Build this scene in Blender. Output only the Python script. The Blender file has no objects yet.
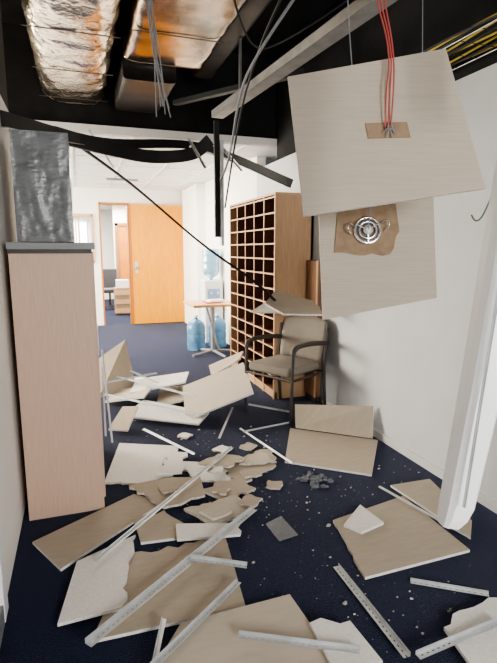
import bpy, math, random
from mathutils import Vector, Matrix, noise
random.seed(7)
C=bpy.context.collection

# ---------------------------------------------------------------- materials
def mat(name,col,rough=.6,metal=0,var=0,scale=20,bump=0,bscale=None,stretch=None,trans=0,alpha=1,spec=None,emis=0,col2=None,sheen=0,lo=.35,hi=.65):
    m=bpy.data.materials.new(name);m.use_nodes=True;nt=m.node_tree;b=nt.nodes['Principled BSDF']
    b.inputs['Base Color'].default_value=(*col,1);b.inputs['Roughness'].default_value=rough;b.inputs['Metallic'].default_value=metal
    if trans:b.inputs['Transmission Weight'].default_value=trans
    if alpha<1:b.inputs['Alpha'].default_value=alpha
    if spec is not None:b.inputs['Specular IOR Level'].default_value=spec
    if sheen:
        b.inputs['Sheen Weight'].default_value=sheen;b.inputs['Sheen Roughness'].default_value=.3;b.inputs['Sheen Tint'].default_value=(.8,.84,1,1)
    if emis:
        b.inputs['Emission Color'].default_value=(*col,1);b.inputs['Emission Strength'].default_value=emis
    tc=nt.nodes.new('ShaderNodeTexCoord');mp=nt.nodes.new('ShaderNodeMapping')
    nt.links.new(tc.outputs['Object'],mp.inputs['Vector'])
    if stretch:mp.inputs['Scale'].default_value=stretch
    if var or col2:
        n=nt.nodes.new('ShaderNodeTexNoise');n.inputs['Scale'].default_value=scale;n.inputs['Detail'].default_value=5
        nt.links.new(mp.outputs[0],n.inputs['Vector'])
        r=nt.nodes.new('ShaderNodeValToRGB');r.color_ramp.elements[0].position=lo;r.color_ramp.elements[1].position=hi
        c2=col2 or tuple(min(1,c*(1+var)) for c in col);c1=col if col2 else tuple(c*(1-var) for c in col)
        r.color_ramp.elements[0].color=(*c1,1);r.color_ramp.elements[1].color=(*c2,1)
        nt.links.new(n.outputs[0],r.inputs[0]);nt.links.new(r.outputs[0],b.inputs['Base Color'])
    if bump:
        n=nt.nodes.new('ShaderNodeTexNoise');n.inputs['Scale'].default_value=bscale or scale;n.inputs['Detail'].default_value=4
        nt.links.new(mp.outputs[0],n.inputs['Vector'])
        bp=nt.nodes.new('ShaderNodeBump');bp.inputs['Strength'].default_value=bump;bp.inputs['Distance'].default_value=.02
        nt.links.new(n.outputs[0],bp.inputs['Height']);nt.links.new(bp.outputs[0],b.inputs['Normal'])
    return m
M={}
M['carpet']=mat('carpet',(.004,.007,.026),.95,scale=170,bump=.6,bscale=240,spec=.1,col2=(.032,.044,.098),sheen=.20,lo=.40,hi=.75)
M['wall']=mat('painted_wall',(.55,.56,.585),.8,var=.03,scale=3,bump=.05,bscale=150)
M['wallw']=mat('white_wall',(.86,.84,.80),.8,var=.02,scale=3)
M['ceil']=mat('ceiling_white',(.85,.84,.82),.9,var=.03,scale=200)
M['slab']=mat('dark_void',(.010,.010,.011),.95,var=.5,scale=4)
M['base']=mat('skirting',(.6,.6,.6),.5)
M['dark']=mat('dark_metal',(.02,.021,.023),.5,.3)
M['tileb']=mat('tile_back',(.42,.36,.285),.9,var=.04,scale=9,bump=.08,stretch=(1,5,1))
M['tileb2']=mat('tile_back_dusty',(.50,.44,.365),.9,var=.035,scale=7,bump=.08,stretch=(1.2,4,1))
M['tileh']=mat('tile_back_hanging',(.49,.43,.355),.9,var=.045,scale=5,bump=.08,stretch=(1.2,1.2,26))
M['tilew']=mat('tile_white',(.76,.74,.70),.85,var=.05,scale=60,bump=.1,bscale=200)
M['tilee']=mat('tile_edge',(.80,.78,.74),.9,var=.1,scale=80)
M['tilec']=mat('tile_broken_core',(.62,.57,.50),.95,var=.2,scale=60,bump=.4)
M['galv']=mat('galvanised_steel',(.64,.66,.67),.42,.65,var=.10,scale=12)
M['beam']=mat('channel_steel',(.22,.22,.22),.5,.5,var=.15,scale=10)
M['tee']=mat('tee_paint',(.62,.66,.72),.45)
M['white']=mat('white_enamel',(.86,.87,.88),.4)
M['foil']=mat('foil',(.84,.73,.59),.22,.97,var=.12,scale=6,bump=.5,bscale=18)
M['duct']=mat('duct_steel',(.48,.38,.29),.22,.95,var=.4,scale=3,bump=.14,bscale=7)
M['duct2']=mat('duct_dark',(.08,.07,.065),.45,.7,var=.3,scale=3)
M['cab']=mat('cabinet_laminate',(.58,.41,.315),.5,var=.05,scale=10,stretch=(12,12,.8))
M['cabtop']=mat('cabinet_top',(.22,.23,.24),.5)
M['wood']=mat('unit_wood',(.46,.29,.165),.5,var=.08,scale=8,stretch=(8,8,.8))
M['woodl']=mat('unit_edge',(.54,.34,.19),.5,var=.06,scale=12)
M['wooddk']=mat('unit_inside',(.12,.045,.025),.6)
M['brown']=mat('brown_wood',(.20,.10,.05),.5,var=.15,scale=8,stretch=(8,8,.8))
M['door']=mat('orange_door',(.66,.275,.006),.45,var=.08,scale=6,stretch=(7,7,.7))
M['doorf']=mat('door_frame_wood',(.40,.14,.012),.45,var=.08,scale=6)
M['wrap']=mat('plastic_wrapped',(.15,.16,.168),.28,.0,var=.22,scale=8,bump=.22,bscale=20,stretch=(1,1,2.2))
M['fabric']=mat('chair_fabric',(.21,.185,.155),.9,var=.12,scale=150,bump=.2,bscale=300)
M['chairf']=mat('chair_frame',(.045,.038,.033),.5)
M['card']=mat('cardboard',(.30,.215,.14),.9,var=.12,scale=25)
M['chrome']=mat('chrome',(.85,.85,.85),.15,1)
M['cup']=mat('lamp_cup',(.10,.09,.08),.3,.6)
M['bulb']=mat('lamp_glass',(.75,.78,.8),.15)
M['blue']=mat('water_bottle_blue',(.16,.38,.62),.1,var=.1,scale=5,trans=.5)
M['clear']=mat('bottle_clear',(.28,.50,.70),.1,trans=.25)
M['cool']=mat('cooler_plastic',(.72,.76,.80),.4)
M['coolb']=mat('cooler_blue',(.25,.36,.55),.4)
M['tablew']=mat('table_wood',(.66,.40,.18),.4,var=.08,scale=8)
M['red']=mat('red_cord',(.50,.10,.09),.5)
M['grey']=mat('grey_cable',(.26,.27,.29),.5)
M['blk']=mat('black_hose',(.02,.02,.022),.5)
M['yel']=mat('yellow_cable',(.55,.42,.05),.5)
M['green']=mat('green_wire',(.05,.12,.07),.5)
M['crumb']=mat('crumbs',(.46,.44,.41),.9,var=.4,scale=9)
M['dust']=mat('dust_chunk',(.16,.17,.19),.9,var=.3,scale=60,bump=.5)
M['plas']=mat('clear_plastic',(.35,.36,.38),.15,alpha=.45)
M['glow']=mat('window_daylight',(.95,.98,1),.5,emis=6)
M['redb']=mat('red_binder',(.5,.08,.06),.5)
M['seat']=mat('dark_upholstery',(.05,.05,.06),.8)

# ---------------------------------------------------------------- helpers
def mesh(name,v,f,mats,fm=None,parent=None,smooth=False):
    me=bpy.data.meshes.new(name);me.from_pydata([tuple(x) for x in v],[],f)
    for m in (mats if isinstance(mats,list) else [mats]):me.materials.append(M[m])
    if fm:
        for p,i in zip(me.polygons,fm):p.material_index=i
    if smooth:
        for p in me.polygons:p.use_smooth=True
    me.update();o=bpy.data.objects.new(name,me);C.objects.link(o)
    if parent:o.parent=parent
    return o
def empty(name,loc=(0,0,0),rot=0):
    o=bpy.data.objects.new(name,None);C.objects.link(o);o.location=loc;o.rotation_euler=(0,0,rot);return o
BF=[(0,3,2,1),(4,5,6,7),(0,1,5,4),(1,2,6,5),(2,3,7,6),(3,0,4,7)]
def box(name,lo,hi,m,parent=None,bevel=0):
    v=[(x,y,z) for z in (lo[2],hi[2]) for x,y in ((lo[0],lo[1]),(hi[0],lo[1]),(hi[0],hi[1]),(lo[0],hi[1]))]
    o=mesh(name,v,BF,m,parent=parent)
    if bevel:
        b=o.modifiers.new('b','BEVEL');b.width=bevel;b.segments=2
    return o
def slab(name,pts,t=.014,mt='tileb',me='tilee',jag=(),amp=.03,parent=None,toward=(0,0,1),mb='tilew'):
    P=[Vector(p) if len(p)==3 else Vector((p[0],p[1],0)) for p in pts]
    n=Vector((0,0,0))
    for i in range(len(P)):
        n+=P[i].cross(P[(i+1)%len(P)])
    n.normalize()
    if n.dot(Vector(toward))<0:P=P[::-1];n=-n;L=len(P);jag=[(L-2-j)%L for j in jag]
    Q=[];br=[]
    for i,p in enumerate(P):
        q=P[(i+1)%len(P)];Q.append(p);d=q-p
        if i in jag:
            k=max(3,int(d.length/.04));s=n.cross(d).normalized();br.append(1)
            for j in range(1,k):
                Q.append(p+d*((j+random.uniform(-.3,.3))/k)+s*random.uniform(-amp,amp));br.append(1)
        else:br.append(0)
    N=len(Q);v=[q for q in Q]+[q+n*t for q in Q]
    f=[tuple(range(N))[::-1],tuple(range(N,2*N))]+[(i,(i+1)%N,N+(i+1)%N,N+i) for i in range(N)]
    return mesh(name,v,f,[mt,me,mb,'tilec'],[2,0]+[3 if b else 1 for b in br],parent)
def tube(name,pts,r,m,parent=None,smooth=True,cyclic=False):
    cu=bpy.data.curves.new(name,'CURVE');cu.dimensions='3D';cu.bevel_depth=r;cu.bevel_resolution=2;cu.use_fill_caps=True
    if smooth and len(pts)>2:
        s=cu.splines.new('NURBS');s.points.add(len(pts)-1);s.order_u=3;s.use_endpoint_u=not cyclic
    else:
        s=cu.splines.new('POLY');s.points.add(len(pts)-1)
    s.use_cyclic_u=cyclic
    for a,p in zip(s.points,pts):a.co=(*p,1)
    cu.materials.append(M[m]);o=bpy.data.objects.new(name,cu);C.objects.link(o)
    if parent:o.parent=parent
    return o
def rail(name,a,b,w=.045,h=.03,m='galv',roll=0,holes=True,parent=None):
    """galvanised slotted angle: one slotted flange, one upstand"""
    a=Vector(a);b=Vector(b);d=(b-a);L=d.length;d.normalize()
    s=d.cross(Vector((0,0,1))).normalized();u=s.cross(d)
    R=Matrix.Rotation(roll,3,d);s=R@s;u=R@u
    v=[];f=[]
    def quad(x0,x1,y0,y1):
        i=len(v)
        for z in (0,.0016):
            for x,y in ((x0,y0),(x1,y0),(x1,y1),(x0,y1)):v.append(a+d*x+s*(y-w/2)+u*z)
        f.extend([tuple(i+k for k in q) for q in BF])
    if holes:
        c=.024;n=max(1,int(L/c));c=L/n
        quad(0,L,0,w*.40);quad(0,L,w*.60,w)
        for k in range(n):quad(k*c,k*c+c*.6,w*.40,w*.60)
    else:quad(0,L,0,w)
    i=len(v)
    for z in (0,h):
        for x,y in ((0,0),(L,0),(L,.002),(0,.002)):v.append(a+d*x+s*(y-w/2)+u*z)
    f.extend([tuple(i+k for k in q) for q in BF])
    return mesh(name,v,f,m,parent=parent)
def cyl(name,c,r,h,m,parent=None,axis=(0,0,1),prof=None,seg=28):
    prof=prof or [(0,0),(r,0),(r,h),(0,h)]
    ax=Vector(axis).normalized();q=Vector((0,0,1)).rotation_difference(ax)
    v=[];f=[]
    for (rr,hh) in prof:
        for k in range(seg):
            t=2*math.pi*k/seg;v.append(Vector(c)+q@Vector((rr*math.cos(t),rr*math.sin(t),hh)))
    for j in range(len(prof)-1):
        for k in range(seg):
            f.append((j*seg+k,j*seg+(k+1)%seg,(j+1)*seg+(k+1)%seg,(j+1)*seg+k))
    o=mesh(name,v,f,m,parent=parent,smooth=True)
    e=o.modifiers.new('e','EDGE_SPLIT');e.split_angle=math.radians(40);return o

# ---------------------------------------------------------------- room shell
XL,XR=-.36,2.14
box('floor',(-5,-3.2,-.1),(5,17,0),'carpet')
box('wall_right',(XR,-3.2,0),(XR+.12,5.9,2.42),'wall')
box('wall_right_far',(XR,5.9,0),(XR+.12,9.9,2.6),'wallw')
box('wall_right_upper',(XR+.02,-3.2,2.42),(XR+.12,5.3,3.5),'slab')
box('wall_left',(XL-.12,-3.2,0),(XL,3.75,2.3),'wallw')
box('wall_left_upper',(XL-.12,-3.2,2.3),(XL-.02,3.75,3.5),'slab')
box('wall_back',(XL-.12,-3.3,0),(XR+.12,-3.2,3.5),'wallw')
box('ceiling_slab',(-5,-3.3,3.5),(5,5.5,3.6),'slab')
box('ceiling',(-5,5.3,2.58),(5,17,2.66),'ceil')
box('wall_plenum',(-5,5.36,2.66),(5,5.46,3.5),'slab')
box('wall_left_far',(-4.1,3.65,0),(-4,17,3.5),'wallw')
box('wall_left_return',(-4,3.65,0),(XL-.12,3.75,3.5),'wallw')
box('trim_1',(XL-.02,1.93,0),(XL+.015,2.02,2.3),'white',bevel=.004)
box('baseboard_right',(XR-.015,-3.2,0),(XR,4.0,.06),'base')
box('baseboard_left',(XL,-3.2,0),(XL+.012,1.93,.08),'cabtop')
g=empty('ceiling_grid')
for i in range(-7,8):box('runner_%d'%(i+8),(i*.6-.012,5.3,2.572),(i*.6+.012,9.75,2.581),'white',g)
for i in range(8):box('cross_%d'%i,(-4,5.35+i*.6-.012,2.571),(XR,5.35+i*.6+.012,2.58),'white',g)
Y=9.8
box('wall_far_left',(-4,Y,0),(-.2,Y+.12,2.58),'wallw')
box('wall_far_mid',(.27,Y,0),(.42,Y+.12,2.58),'wallw')
box('wall_far_low',(-.2,Y,0),(.27,Y+.12,1.25),'wallw')
box('wall_far_high',(-.2,Y,2.05),(.27,Y+.12,2.58),'wallw')
box('wall_far_header',(.42,Y,2.3),(1.0,Y+.12,2.58),'wallw')
box('wall_far_right',(1.0,Y,0),(XR+.1,Y+.12,2.58),'wallw')
box('wall_beyond',(-4,15,0),(4,15.1,2.6),'wallw')
box('wall_beyond_right',(1.75,Y+.12,0),(1.85,15,2.6),'wallw')
w=empty('window_1');box('glass',(-.35,14.93,1.1),(.3,14.97,2.2),'glow',w)
for x in (-.37,-.03,.28):box('mullion',(x,14.88,1.08),(x+.04,14.94,2.22),'white',w)
box('sill',(-.4,14.85,1.04),(.34,14.97,1.09),'white',w)
w=empty('window_2')
for lo,hi in (((-.22,Y-.03,1.2),(.29,Y,1.25)),((-.22,Y-.03,2.05),(.29,Y,2.1)),((-.25,Y-.03,1.2),(-.2,Y,2.1)),((.27,Y-.03,1.2),(.31,Y,2.1)),((.03,Y-.01,1.25),(.06,Y+.03,2.05))):
    box('frame',lo,hi,'woodl',w)
box('binder',(-.15,Y+.02,1.26),(-.02,Y+.1,1.5),'redb',w)
d=empty('door_1')
box('leaf',(.98,Y-.10,.01),(2.03,Y-.05,2.30),'door',d,.004)
box('edge',(.955,Y-.105,.01),(.985,Y-.045,2.30),'doorf',d)
box('top_edge',(.97,Y-.11,2.28),(2.05,Y-.045,2.31),'woodl',d)
box('jamb_left',(.41,Y-.02,0),(.44,Y+.14,2.32),'doorf',d)
box('head',(.41,Y-.02,2.28),(.98,Y+.14,2.32),'doorf',d)
box('jamb_right',(.93,Y-.03,0),(.97,Y+.14,2.32),'doorf',d)
box('hinge_post',(2.03,Y-.12,0),(2.13,Y,2.36),'doorf',d)
cyl('knob',(1.06,Y-.10,1.1),.03,.05,'chrome',d,axis=(0,-1,0));box('lock_plate',(1.03,Y-.108,1.0),(1.09,Y-.1,1.22),'galv',d)
d=empty('door_2')
box('leaf',(1.0,13.2,.01),(1.6,13.25,2.05),'doorf',d);box('frame_left',(.93,13.16,0),(1.0,13.28,2.12),'brown',d);box('frame_top',(.93,13.16,2.05),(1.68,13.28,2.12),'brown',d);box('frame_right',(1.6,13.16,0),(1.68,13.28,2.12),'brown',d)
box('wall_beyond_mid',(.9,13.28,0),(1.75,13.36,2.6),'wallw')
box('column',(XR-.16,8.5,0),(XR,9.7,2.57),'wallw')
c=empty('storage_crate')
for z in (.05,.25,.45):box('slat',(.72,11.2,z),(1.15,11.23,z+.1),'woodl',c)
box('crate_body',(.74,11.23,.02),(1.13,11.6,.6),'card',c);box('parcel',(.78,11.27,.6),(1.05,11.55,.78),'white',c,.01)
c=empty('office_chair')
box('back',(.52,12.1,.55),(.85,12.16,1.0),'seat',c,.02);box('seat',(.5,12.16,.42),(.88,12.6,.5),'seat',c,.02)
cyl('post',(.69,12.38,.08),.025,.36,'chairf',c)
for k in range(5):
    t=k*1.257;tube('foot',[(.69,12.38,.09),(.69+.27*math.cos(t),12.38+.27*math.sin(t),.03)],.018,'chairf',c)

# ---------------------------------------------------------------- ducts
def duct(name,x0,x1,y0,y1,z0,z1,m,amp,round_=.3,bands=True,smooth=True,step=.035,n=72):
    g=empty(name);v=[];f=[];k=int((y1-y0)/step);cx,cz=(x0+x1)/2,(z0+z1)/2;a,b=(x1-x0)/2,(z1-z0)/2
    for j in range(k+1):
        y=y0+(y1-y0)*j/k
        for i in range(n):
            t=2*math.pi*i/n;c,s=math.cos(t),math.sin(t)
            p=Vector((a*math.copysign(abs(c)**round_,c),0,b*math.copysign(abs(s)**round_,s)))
            w=noise.noise(Vector((p.x*7,y*6,p.z*7+5)))+.55*noise.noise(Vector((p.x*20,y*18,p.z*20)))+.3*noise.noise(Vector((p.x*45,y*40,p.z*45)))
            sag=abs(math.sin(y*math.pi/.75))*.5
            p*=1+amp*(w+sag*.6);v.append((cx+p.x,y,cz+p.z))
    for j in range(k):
        for i in range(n):f.append((j*n+i,j*n+(i+1)%n,(j+1)*n+(i+1)%n,(j+1)*n+i))
    f.append(tuple(range(n)));f.append(tuple(range(k*n,(k+1)*n))[::-1])
    mesh('wrap',v,f,m,parent=g,smooth=smooth)
    if bands:
        y=y0+.35
        while y<y1:
            box('strap',(x0-.005,y,z0-.010),(x1+.005,y+.012,z0-.006),'duct2',g);y+=.75
    tube('hanger_1',[(x0-.02,y0+1.6,z0-.01),(x0-.02,y0+1.6,3.5)],.004,'galv',g);tube('hanger_2',[(x1+.02,y0+1.6,z0-.01),(x1+.02,y0+1.6,3.5)],.004,'galv',g)
    return g
duct('foil_wrapped_duct',-.25,.34,1.0,5.3,2.84,3.38,'foil',.06,.6)
duct('foil_wrapped_duct',.42,1.05,1.0,4.2,2.9,3.3,'duct',.016,.18)
duct('ventilation_duct',.42,.85,4.3,5.25,2.80,3.0,'duct2',.01,.2,False)
duct('ventilation_duct',1.14,1.35,1.5,5.0,3.1,3.3,'duct2',.01,.4,False)

def ribbon(name,pts,h,t,m,m2=None,sub=10):
    P=[Vector(p) for p in pts];Q=[]
    for i in range(len(P)-1):
        p0=P[max(i-1,0)];p1=P[i];p2=P[i+1];p3=P[min(i+2,len(P)-1)]
        for k in range(sub):
            s=k/sub;Q.append(.5*((2*p1)+(p2-p0)*s+(2*p0-5*p1+4*p2-p3)*s*s+(-p0+3*p1-3*p2+p3)*s**3))
    Q.append(P[-1]);v=[];f=[];fm=[]
    for i,q in enumerate(Q):
        d=(Q[min(i+1,len(Q)-1)]-Q[max(i-1,0)]).normalized();s=d.cross(Vector((0,0,1))).normalized();u=s.cross(d)
        v+=[q-s*t,q+s*t,q+s*t+u*h,q-s*t+u*h, q-s*.014, q+s*.014,q+s*.014-u*.003,q-s*.014-u*.003]
    for i in range(len(Q)-1):
        a=i*8;b=a+8
        for o in (0,4):
            for k in range(4):
                f.append((a+o+k,a+o+(k+1)%4,b+o+(k+1)%4,b+o+k));fm.append(1 if (o and m2) else 0)
    return mesh(name,v,f,[m,m2] if m2 else m,fm)
ribbon('sagging_ceiling_trim',[(-.34,3.0,2.09),(.27,4.56,2.31),(1.24,5.11,2.44),(1.92,4.37,2.02)],.08,.004,'dark','galv')
ribbon('sagging_ceiling_trim',[(-.1,3.9,2.2),(.3,4.5,2.24),(.7,4.75,2.24),(1.1,4.8,2.30),(1.3,4.8,2.45)],.11,.004,'dark','dark')
ribbon('bent_ceiling_rail',[(-.04,4.24,2.31),(.46,4.44,2.0),(1.04,4.37,1.51),(1.45,4.12,1.18),(1.62,3.98,1.0)],.016,.003,'dark')
for a,b in (((.15,4.6,2.45),(.36,4.9,2.2)),((.98,4.5,2.42),(1.08,4.3,2.14)),((1.3,4.6,2.4),(1.38,4.2,2.12)),((.28,4.6,2.05),(.6,5.0,2.10)),((1.1,5.0,2.45),(1.75,4.9,2.25))):
    rail('hanging_tee',a,b,.018,.02,'galv',holes=False)
g=empty('hanging_channel')
box('web',(1.07,3.93,1.55),(1.11,3.96,2.45),'dark',g);box('lip',(1.11,3.90,1.48),(1.135,3.96,2.3),'galv',g)
g=empty('ceiling_channel');rail('beam',(1.5,1.6,2.62),(1.28,4.6,2.64),.11,.06,'beam',holes=False,parent=g);box('hanger',(1.3,4.0,2.64),(1.32,4.02,3.5),'beam',g)
rail('ceiling_channel',(1.7,3.6,2.75),(.95,4.9,2.8),.06,.04,'dark',holes=False)
box('ceiling_channel',(-.3,2.6,3.42),(2.1,2.7,3.48),'dark')

g=empty('hanging_cable_bundle')
for i in range(8):
    r=lambda s:random.uniform(-s,s)
    tube('cable_%d'%i,[(.38+r(.02),2.6,3.4),(.44+r(.02),2.95+r(.02),2.85),(.49+r(.03),3.05+r(.03),2.6),(.57+r(.05),3.3+r(.05),2.33+r(.1))],.0035,'grey',g)
g=empty('hanging_hose')
tube('hose_1',[(1.25,1.9,3.0),(1.1,2.3,2.72),(.98,2.7,2.5),(.99,3.05,2.41),(1.06,3.5,2.05),(1.02,3.6,1.95)],.008,'grey',g)
tube('hose_2',[(1.1,1.7,3.0),(.98,2.4,2.66),(1.05,3.1,2.45),(1.1,3.5,2.2),(1.04,3.55,1.75)],.007,'blk',g)
tube('hose_3',[(.7,2.4,2.85),(.95,2.9,2.55),(1.3,2.95,2.7),(1.6,2.7,2.9)],.006,'blk',g)
tube('hose_4',[(1.5,2.0,2.95),(1.45,2.5,2.70),(1.62,2.4,2.75),(1.75,2.1,3.0)],.004,'grey',g)
g=empty('cable_tray')
for i in range(12):
    x=1.86+i*.020
    tube('cable_%d'%i,[(x+random.uniform(-.01,.01),y,2.50+random.uniform(-.012,.012)+.03*math.sin(y*3+i)) for y in (-.5,.5,1.2,1.8,2.4,2.9)],.006,'yel' if i%2 else 'blk',g)
tube('side_1',[(1.84,-.5,2.47),(1.84,2.9,2.47)],.003,'galv',g,False);tube('side_2',[(2.1,-.5,2.47),(2.1,2.9,2.47)],.003,'galv',g,False)
for i in range(22):tube('rung',[(1.84,-.4+i*.15,2.47),(2.1,-.4+i*.15,2.47)],.002,'dark',g,False)

# ---------------------------------------------------------------- hanging tiles
def bil(q,s,t,off=0):
    a,b,c,d=[Vector(p) for p in q];p=(a*(1-s)+b*s)*(1-t)+(d*(1-s)+c*s)*t
    n=(b-a).cross(d-a).normalized()
    if n.y>0:n=-n
    return p+n*off,n
T1=[(.83,1.93,2.13),(1.43,1.74,2.24),(1.55,1.60,1.69),(.86,1.82,1.58)]
T2=[(1.16,2.29,1.70),(1.71,2.11,1.75),(1.70,2.02,1.21),(1.15,2.19,1.10)]
g=empty('hanging_ceiling_tile');slab('panel',T1,.016,'tileb2','tilee',toward=(0,1,0),parent=g,mb='tileh')
slab('patch',[bil(T1,s,t,.002)[0] for s,t in ((.42,.42),(.66,.46),(.66,.57),(.42,.53))],.003,'card','card',toward=(0,-1,0),parent=g,mb='card')
p,n=bil(T1,.54,.49,.01)
for i in range(3):
    dx=(i-1)*.012
    tube('cord_%d'%i,[tuple(p+Vector((dx,0,0))),tuple(p+Vector((dx*1.6,0,.12))),tuple(p+Vector((dx*.6+.02,.02,.3))),(1.16+dx*2,1.85,2.5),(1.17+dx*3,1.9,3.5)],.003,'red',g)
for i in range(6):
    t=i*1.05;tube('knot_%d'%i,[tuple(p),tuple(p+Vector((.016*math.cos(t),-.02,.016*math.sin(t)))),tuple(p+Vector((.022*math.cos(t),-.012,.022*math.sin(t)-.015)))],.0025,'grey',g)
g=empty('hanging_ceiling_tile');slab('panel',T2,.016,'tileb2','tilee',toward=(0,1,0),parent=g,mb='tileh')
slab('cardboard',[bil(T2,s,t,.004)[0] for s,t in ((.17,.06),(.66,.04),(.69,.35),(.60,.54),(.38,.52),(.12,.46))],.004,'card','card',toward=(0,-1,0),parent=g,jag=(2,3,4),amp=.010,mb='card')
p,n=bil(T2,.41,.31,.010)
ex=(Vector(T2[1])-Vector(T2[0])).normalized();ez=n.cross(ex).normalized()
if ez.z<0:ez=-ez
def pl(r,t,o):return tuple(p+ex*(r*math.cos(t))+ez*(r*math.sin(t))+n*o)
for nm,R_,r_,o_,mm in (('rim',.064,.008,.006,'chrome'),('inner_ring',.042,.006,.012,'chrome')):
    tube(nm,[pl(R_,k*math.pi/10,o_) for k in range(20)],r_,mm,g,cyclic=True)
slab('cup',[pl(.06,k*math.pi/12,.002) for k in range(24)],.002,'cup','cup',toward=tuple(n),parent=g,mb='cup')
slab('reflector',[pl(.024,k*math.pi/6,.008) for k in range(12)],.012,'chrome','chrome',toward=tuple(n),parent=g,mb='chrome')
slab('lamp',[pl(.012,k*math.pi/4,.02) for k in range(8)],.012,'bulb','bulb',toward=tuple(n),parent=g,mb='bulb')
for k in range(3):
    t=k*2.09+.5;tube('strut_%d'%k,[pl(.02,t,.015),pl(.066,t,.010)],.005,'chrome',g,False)
for s in (-1,1):
    tube('spring_%d'%s,[pl(.07,1.57-s*1.2,.01),tuple(p+ex*(s*.10)+ez*.05+n*.03),tuple(p+ex*(s*.105)+ez*.0+n*.035),tuple(p+ex*(s*.085)-ez*.01+n*.01)],.004,'chrome',g)
tube('flex',[tuple(p+n*.03),tuple(p+n*.06+ez*.08),(1.38,2.10,1.75),(1.3,2.3,2.3),(1.3,2.4,3.5)],.003,'grey',g)
q,_=bil(T2,.9,.02);tube('wire',[tuple(q),(1.6,2.2,3.5)],.002,'grey',g)
tube('loose_wire',[(1.9,1.7,2.6),(1.93,1.8,2.2),(1.95,1.95,1.75),(1.9,2.0,1.55),(1.86,2.0,1.62)],.004,'green')

g=empty('hanging_light_fixture')
a=Vector((.752,.775,.86));b=Vector((.962,.83,2.45));d=(b-a).normalized();s=Vector((.93,-.33,0));s=(s-d*s.dot(d)).normalized();u=d.cross(s)
prof=[(-.045,0),(-.042,-.03),(-.028,-.042),(.02,-.042),(.03,-.03),(.035,0),(.035,.03),(-.045,.03)]
v=[];K=len(prof)
for k,(tt,sc) in enumerate(((0,.5),(.012,.66),(.03,.76),(.2,.9),(.5,1.05),(1,1.2))):
    bend=.015*math.sin(tt*math.pi)
    for x,y in prof:v.append(a+(b-a)*tt+s*((x+.045)*sc-.045+bend)+u*(y*sc))
f=[(k*K+i,k*K+(i+1)%K,(k+1)*K+(i+1)%K,(k+1)*K+i) for k in range(5) for i in range(K)]+[tuple(range(K)),tuple(range(5*K,6*K))[::-1]]
mesh('housing',v,f,'white',parent=g)
rail('seam',a+s*-.02+u*-.046+d*.06,b+s*-.02+u*-.052,.006,.003,'galv',holes=False,parent=g)
tube('wire',[tuple(b),(1.0,.9,3.5)],.003,'grey',g)
rail('hanging_tee',(1.36,1.27,1.95),(1.40,1.22,2.75),.04,.03,'white',roll=1.2,holes=False)

# ---------------------------------------------------------------- cabinet + wrapped box
g=empty('storage_cabinet')
box('side',(XL+.035,2.70,0),(.068,2.72,1.45),'cab',g,.001)
box('carcass',(XL+.035,2.72,0),(.063,3.6,1.45),'cab',g)
box('door_left',(.063,2.725,.06),(.078,3.155,1.44),'cab',g);box('door_right',(.063,3.165,.06),(.078,3.595,1.44),'cab',g)
box('handle',(.078,3.12,.8),(.093,3.135,1.0),'galv',g)
box('top',(XL+.03,2.68,1.45),(.085,3.62,1.485),'cabtop',g,.003)
box('seam',(XL+.032,2.695,1.43),(.070,2.70,1.45),'chairf',g)
g=empty('plastic_wrapped_box')
v=[];f=[];n=30
def face(o,ux,uy,nn):
    i0=len(v)
    for j in range(n+1):
        for i in range(n+1):
            p=Vector(o)+Vector(ux)*(i/n)+Vector(uy)*(j/n);e=0 if (i in(0,n) or j in(0,n)) else 1
            v.append(p+Vector(nn)*e*.005*(noise.noise(Vector((p.x*14,p.y*14,p.z*7)))+.6*noise.noise(Vector((p.x*40,p.y*40,p.z*18)))))
    for j in range(n):
        for i in range(n):f.append((i0+j*(n+1)+i,i0+j*(n+1)+i+1,i0+(j+1)*(n+1)+i+1,i0+(j+1)*(n+1)+i))
x0,x1,y0,y1,z0,z1=-.285,-.015,2.76,3.4,1.489,2.03
face((x0,y0,z0),(x1-x0,0,0),(0,0,z1-z0),(0,-1,0));face((x1,y0,z0),(0,y1-y0,0),(0,0,z1-z0),(1,0,0));face((x0,y0,z1),(x1-x0,0,0),(0,y1-y0,0),(0,0,1));face((x1,y1,z0),(x0-x1,0,0),(0,0,z1-z0),(0,1,0));face((x0,y1,z0),(0,y0-y1,0),(0,0,z1-z0),(-1,0,0))
v+=[(x0,y0,z0),(x1,y0,z0),(x1,y1,z0),(x0,y1,z0)];q=len(v);f.append((q-1,q-2,q-3,q-4))
mesh('film',v,f,'wrap',parent=g,smooth=True)

# ---------------------------------------------------------------- pigeonhole unit
g=empty('pigeonhole_shelving_unit')
X0,X1,Y0,Y1,ZT=1.745,2.13,4.3,5.75,1.95
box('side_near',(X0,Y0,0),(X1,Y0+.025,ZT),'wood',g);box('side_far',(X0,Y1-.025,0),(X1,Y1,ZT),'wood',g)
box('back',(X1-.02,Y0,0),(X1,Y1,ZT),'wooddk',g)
rows=13;cols=5
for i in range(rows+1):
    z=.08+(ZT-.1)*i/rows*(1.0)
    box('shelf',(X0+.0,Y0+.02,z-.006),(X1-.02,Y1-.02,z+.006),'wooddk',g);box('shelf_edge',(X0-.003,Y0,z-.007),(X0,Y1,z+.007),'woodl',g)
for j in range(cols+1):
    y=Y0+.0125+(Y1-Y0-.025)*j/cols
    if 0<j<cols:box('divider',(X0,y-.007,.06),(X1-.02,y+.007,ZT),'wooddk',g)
    box('divider_edge',(X0-.004,y-.009,0),(X0,y+.009,ZT),'woodl',g)
box('plinth',(X0+.01,Y0,0),(X0+.03,Y1,.07),'wood',g)
box('top',(X0-.005,Y0-.003,ZT),(X1,Y1,ZT+.02),'woodl',g)
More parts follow.
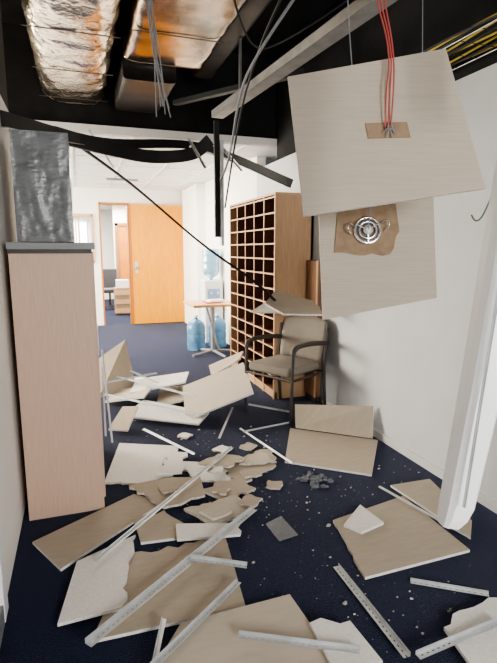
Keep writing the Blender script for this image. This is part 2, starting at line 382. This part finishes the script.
g=empty('wood_panel');box('board',(2.06,4.05,.06),(2.12,4.28,1.35),'brown',g,.003);box('edge',(2.055,4.04,.06),(2.065,4.06,1.35),'wood',g)
box('foot',(2.07,4.06,0),(2.11,4.27,.06),'chairf',g)

# ---------------------------------------------------------------- chair (local: front = -Y)
g=empty('armchair',(1.70,3.93,0),math.radians(-62));g.scale=(.93,.93,.98)
def soft(name,lo,hi,m,par,bev):
    o=box(name,lo,hi,m,par);b=o.modifiers.new('b','BEVEL');b.width=bev;b.segments=4
    for p in o.data.polygons:p.use_smooth=True
    return o
soft('seat',(-.25,-.26,.40),(.25,.22,.48),'fabric',g,.03)
v=[];f=[];nu,nv=12,8
for sd in (0,1):
    for j in range(nv+1):
        for i in range(nu+1):
            a_=(i/nu-.5)*2;b_=j/nv
            wd=.27*(1-.10*(1-b_)**2-.06*b_**4);th=.05*(1-abs(a_)**4)*(1-abs(2*b_-1)**5)+.012
            y=.27+.10*b_-.05*a_*a_*1.0;y+= (th/2 if sd else -th/2)
            v.append((a_*wd,y,.46+.40*b_-(.03*a_*a_ if b_>.9 else 0)))
S=(nu+1)*(nv+1)
for j in range(nv):
    for i in range(nu):
        q=j*(nu+1)+i;f.append((q,q+1,q+nu+2,q+nu+1));f.append((S+q,S+q+nu+1,S+q+nu+2,S+q+1))
for i in range(nu):
    f.append((i,S+i,S+i+1,i+1));q=nv*(nu+1)+i;f.append((q,q+1,S+q+1,S+q))
for j in range(nv):
    q=j*(nu+1);f.append((q,q+nu+1,S+q+nu+1,S+q));q+=nu;f.append((q,S+q,S+q+nu+1,q+nu+1))
mesh('backrest',v,f,'fabric',parent=g,smooth=True)
for s in (-1,1):
    x=s*.28
    tube('leg_front_%d'%s,[(x,-.26,0),(x,-.25,.4),(x,-.24,.62)],.015,'chairf',g,False)
    tube('leg_back_%d'%s,[(x,.28,0),(x,.24,.42),(x,.29,.78)],.015,'chairf',g,False)
    tube('arm_%d'%s,[(x,-.24,.60),(x,-.25,.66),(x,-.05,.675),(x,.15,.66),(x,.28,.64)],.022,'chairf',g)
    tube('side_rail_%d'%s,[(x,-.25,.38),(x,.25,.38)],.013,'chairf',g,False)
tube('front_rail',[(-.28,-.25,.38),(.28,-.25,.38)],.013,'chairf',g,False);tube('back_rail',[(-.28,.25,.38),(.28,.25,.38)],.013,'chairf',g,False)
slab('broken_ceiling_tile',[(1.50,3.93,.98),(1.72,4.22,1.07),(2.02,4.05,.97),(2.0,3.78,.88),(1.62,3.80,.90)],.016,'tileb','tilee',jag=(2,),amp=.015)
slab('broken_ceiling_tile',[(1.42,4.05,.90),(1.62,4.2,.96),(1.7,3.95,.89)],.016,'tilew','tilee')

# ---------------------------------------------------------------- table, bottles, cooler
g=empty('side_table')
box('top',(1.38,6.2,.70),(1.98,6.85,.735),'tablew',g,.006)
cyl('column',(1.72,6.52,.04),.03,.66,'grey',g)
for k in range(4):
    t=.3+k*1.571;tube('foot',[(1.72,6.52,.06),(1.72+.32*math.cos(t),6.52+.32*math.sin(t),.02)],.018,'grey',g)
tube('brace',[(1.6,6.4,.70),(1.8,6.5,.06)],.014,'grey',g)
g=empty('paper_stack');
for i in range(3):box('sheet_%d'%i,(1.6+i*.03,6.35+i*.02,.736+i*.012),(1.8+i*.03,6.6,.747+i*.012),'white' if i else 'redb',g)
bp=[(0,0),(.125,0),(.135,.02),(.135,.1),(.128,.12),(.135,.14),(.135,.22),(.128,.24),(.135,.26),(.135,.34),(.11,.40),(.05,.44),(.028,.455),(.028,.5),(0,.5)]
for x,y in ((1.58,6.95),(1.93,7.05)):
    g=empty('water_bottle',(x,y,0));cyl('body',(0,0,0),0,0,'blue',g,prof=bp);cyl('cap',(0,0,.47),.032,.04,'cool',g)
g=empty('water_cooler',(1.96,7.5,0))
box('cabinet',(-.14,-.15,0),(.15,.15,.98),'cool',g,.015);box('tap_recess',(-.1,-.155,.66),(.1,-.148,.85),'coolb',g,.004)
box('drip_tray',(-.09,-.2,.60),(.09,-.14,.63),'grey',g)
for s in (-1,1):cyl('tap_%d'%s,(s*.05,-.155,.79),.012,.05,'chrome',g,axis=(0,-1,0))
cyl('bottle',(0,0,0),0,0,'clear',g,prof=[(r_,1.46-h_) for r_,h_ in bp])

# ---------------------------------------------------------------- tiles on the floor
def ft(pts,z,**k):
    nm=k.pop('name','broken_ceiling_tile' if k.get('jag') else 'ceiling_tile')
    return slab(nm,[(p[0],p[1],(p[2] if len(p)>2 else 0)+z) for p in pts],**k)
ft([(-.29,2.46),(.24,2.79),(.39,2.64),(-.15,2.19)],.002,mt='tileb')                                   # A
ft([(.17,2.21),(.63,2.19),(.57,1.69),(-.03,1.71)],.002,mt='tileb',jag=(0,))                          # C
ft([(-.08,2.2),(.20,2.33),(.09,1.83),(-.15,1.82)],.018,mt='tilew',jag=(1,),amp=.02)                  # B
ft([(.13,1.44),(.30,1.67),(.76,1.68),(.78,1.30),(.2,1.2)],.018,mt='tileb2',jag=(3,))                   # D
ft([(.76,1.49),(.91,1.45),(.92,1.25),(.74,1.22)],.036,mt='tilew',jag=(0,))                           # E
ft([(.08,3.0),(.22,3.62),(.63,3.42),(.5,2.95),(.35,2.9)],.002,mt='tilew',jag=(3,4),amp=.02)           # F
ft([(.40,2.98),(.55,3.3),(.66,3.25),(.56,2.95)],.018,mt='tilew',jag=(0,2),amp=.02)
slab('ceiling_tile',[(.79,3.90,.02),(1.33,3.72,.26),(1.41,4.23,.40),(.87,4.41,.17)],.016,'tileb2','tilee',) # G
ft([(1.56,3.49),(2.09,3.04),(1.72,2.55),(1.27,2.92)],.002,mt='tileb')                                # H2
slab('broken_ceiling_tile',[(1.60,3.46,.022),(2.06,3.06,.022),(2.11,3.14,.25),(1.64,3.57,.18)],.015,'tileb','tilee',toward=(-1,-1,1)) # H1
ft([(1.22,2.15),(1.74,2.25),(1.72,1.70),(1.13,1.69)],.002,mt='tileb',jag=(3,),amp=.006)                # I
ft([(1.24,2.07),(1.43,2.22),(1.45,2.02),(1.29,1.98)],.018,mt='tilew')                                # Is
ft([(1.73,2.36),(2.01,2.35),(1.90,1.88),(1.78,1.76)],.019,mt='tileb')                                # J
ft([(1.24,1.32),(1.56,1.38),(1.40,1.05),(1.2,1.1)],.02,mt='tilew',jag=(0,))                          # K
ft([(.22,2.88),(.44,2.90),(.66,2.87),(.63,2.61),(.38,2.55),(.32,2.66)],.019,mt='tileb',jag=(1,3,5),amp=.02) #L1
ft([(.48,2.50),(.80,2.55),(.85,2.36),(.60,2.29)],.019,mt='tileb2',jag=(0,3),amp=.015)                 #L2
ft([(.21,2.50),(.38,2.55),(.45,2.34),(.41,2.26),(.22,2.28)],.002,mt='tileb',jag=(0,1),amp=.02)         #L3
ft([(.54,3.18),(.81,3.05),(.87,2.70),(.65,2.84)],.002,mt='tilew',jag=(1,2,3),amp=.02)                 #L4
ft([(.81,3.05),(1.27,3.16),(1.15,2.85),(.88,2.72)],.002,mt='tileb',jag=(0,1,2,3),amp=.03)             #L5
ft([(.41,2.36),(.73,2.26),(.70,2.16),(.39,2.22)],.020,mt='tilew',jag=(1,),amp=.02)                    #L6
ft([(.62,2.72),(.85,2.80),(.95,2.62),(.72,2.55)],.004,mt='tileb',jag=(0,1,2),amp=.03)
ft([(.95,2.95),(1.15,3.1),(1.2,2.9)],.02,mt='tileb2',jag=(0,1,2),amp=.02)
ft([(.68,3.02),(.85,3.12),(1.0,3.0),(.86,2.9)],.034,mt='tileb',jag=(0,1,2,3),amp=.02)
ft([(.55,2.42),(.66,2.46),(.72,2.36),(.6,2.32)],.036,mt='tileb2',jag=(0,2),amp=.015)
for i,(x,y,z) in enumerate(((.78,2.88,.035),(.98,2.80,.02),(1.12,3.26,.002),(.92,3.27,.002),(.74,2.64,.02),(1.08,2.64,.002),(.72,3.62,.002),(.45,2.75,.036),(.85,2.44,.034))):
    q=random.random()*6;r=random.uniform(.05,.085)
    ft([(x+r*math.cos(q+k*1.5),y+r*math.sin(q+k*1.5)) for k in range(4)],z,t=.012,mt='tilew' if i%3==0 else 'tileb',jag=(0,1,2,3),amp=.012)
# pile in the middle distance
slab('ceiling_tile',[(.12,4.78,.04),(.50,4.98,.02),(.41,5.06,.54),(.12,5.1,.34)],.015,'tileb','tilee',toward=(0,-1,0))
for pts,m in (([(.30,4.15,.03),(.86,3.75,.03),(1.0,3.95,.05),(.5,4.4,.08)],'tilew'),
              ([(.6,4.3,.04),(1.0,4.2,.12),(1.1,4.6,.14),(.71,4.81,.05)],'tileb'),
              ([(.17,4.65,.02),(.5,4.35,.12),(.62,4.6,.15),(.3,4.95,.05)],'tileb2'),
              ([(.4,4.6,.1),(.9,4.45,.2),(1.0,4.75,.22),(.5,5.0,.12)],'tilew'),
              ([(.2,5.0,.02),(.7,5.2,.02),(.6,5.5,.02),(.2,5.4,.02)],'tilew'),
              ([(.16,3.9,.02),(.3,4.2,.1),(.42,4.1,.12),(.3,3.8,.03)],'tileb')):
    slab('ceiling_tile',pts,.015,m,'tilee')
slab('broken_ceiling_tile',[(1.15,4.4,.25),(1.4,4.3,.42),(1.5,4.5,.45),(1.2,4.7,.28)],.015,'tileb','tilee')
# slotted steel
for a,b,w_,z0,z1 in (((-.04,1.65),(.84,2.34),.034,.05,.045),((0,2.14),(.97,3.17),.019,.05,.055),((.14,1.40),(.24,1.70),.018,.04,.04),((.16,1.48),(.58,1.81),.024,.045,.04),
   ((.41,2.01),(.65,1.91),.026,.058,.03),((1.05,1.81),(1.03,1.26),.028,.005,.02),((.48,1.51),(.86,1.30),.024,.056,.06),((1.31,1.61),(1.57,1.43),.022,.005,.005),((1.06,1.24),(1.45,1.26),.026,.03,.045),
   ((1.17,3.62),(1.29,2.85),.015,.012,.025),((.42,3.81),(.70,3.21),.017,.03,.025),((1.43,4.16),(1.72,3.82),.02,.02,.02),((1.16,3.49),(1.60,3.59),.016,.03,.02),((1.64,2.35),(1.76,1.75),.013,.04,.04),
   ((.95,3.45),(1.2,3.9),.015,.02,.1)):
    rail('slotted_steel_angle',(a[0],a[1],z0),(b[0],b[1],z1),w_,w_*.6,holes=w_>.0185)
for a,b in (((.17,3.63,.02),(.15,4.2,.62)),((.17,4.65,.1),(.86,3.73,.12)),((.36,5.1,.25),(1.08,4.04,.05)),((.13,3.78,.02),(.15,4.3,.45)),((.3,4.9,.2),(.95,4.1,.15)),((.14,4.3,.3),(.7,4.9,.2))):
    rail('ceiling_tee_bar',a,b,.014,.014,'tee',holes=False)
slab('plastic_sleeve',[(.87,2.25,.004),(.97,2.27,.02),(.99,2.09,.01),(.88,2.08,.004)],.002,'plas','plas',mb='plas')

# crumbs
v=[];f=[]
def chunk(x,y,s,z=0):
    i=len(v);k=random.randint(4,6);t0=random.random()*6
    hs=s*random.uniform(.25,.6)
    for zz in (0,1):
        for j in range(k):
            t=t0+2*math.pi*j/k;r=s*random.uniform(.5,1)*(1-.25*zz);v.append((x+r*math.cos(t),y+r*math.sin(t)*.8,z+zz*hs+.001))
    f.append(tuple(range(i+k,i+2*k)))
    for j in range(k):f.append((i+j,i+(j+1)%k,i+k+(j+1)%k,i+k+j))
cent=[(.9,2.6,.35,85),(1.0,2.1,.35,80),(.5,3.0,.4,60),(1.1,3.1,.3,65),(1.5,2.4,.35,45),(.7,3.6,.4,50),(1.3,1.5,.3,35),(1.2,3.9,.5,25),(.9,5.2,.7,25),(.6,1.7,.4,30),(1.85,2.6,.2,20)]
for cx,cy,sd,nn in cent:
    for i in range(nn*2):
        x,y=random.gauss(cx,sd),random.gauss(cy,sd)
        if -.3<x<2.08 and y>.9 and not(x<.12 and y>2.65):chunk(x,y,min(.018,.002+random.expovariate(1/.003)) if i<nn else random.uniform(.001,.0028))
mesh('ceiling_debris',v,f,'crumb')
v=[];f=[]
for i in range(60):
    chunk(random.gauss(1.33,.035),random.gauss(2.62,.04),random.uniform(.01,.03),random.uniform(0,.015))
mesh('insulation_clump',v,f,'dust')

# ---------------------------------------------------------------- lights
def area(name,loc,target,size,sy,power,col=(1,1,1)):
    l=bpy.data.lights.new(name,'AREA');l.shape='RECTANGLE';l.size=size;l.size_y=sy;l.energy=power;l.color=col
    o=bpy.data.objects.new(name,l);C.objects.link(o);o.location=loc
    o.rotation_euler=(Vector(target)-Vector(loc)).to_track_quat('-Z','Y').to_euler();return o
area('daylight_rear_window',(1.3,-2.8,1.8),(.5,3,.8),1.3,1.3,165,(1,.98,.95))
area('daylight_far_left',(-3.8,7.5,1.6),(1.5,8,1.0),3.5,1.8,720,(1,.92,.78))
area('far_room_fill',(.6,7.6,2.54),(.6,7.6,0),1.6,1.6,150,(1,.92,.80))  # added fill under the ceiling to brighten the far room, no fitting there
area('beyond_fill',(.3,12.0,2.5),(.3,12.0,0),2,2,480,(1,.93,.82))  # added fill, lifts the dark floor and walls past the doorway
w=bpy.data.worlds.new('world');bpy.context.scene.world=w;w.use_nodes=True
w.node_tree.nodes['Background'].inputs[0].default_value=(.8,.85,.9,1);w.node_tree.nodes['Background'].inputs[1].default_value=.3
try:bpy.context.scene.view_settings.look='AgX - Medium High Contrast'
except Exception:pass

cam=bpy.data.cameras.new('camera');co=bpy.data.objects.new('camera',cam);C.objects.link(co)
cam.sensor_fit='VERTICAL';cam.sensor_height=36;cam.lens=490/663*36;cam.clip_start=.05
co.location=(0,0,1.45);co.rotation_euler=(math.radians(90-9.5),0,math.radians(-19))
bpy.context.scene.camera=co
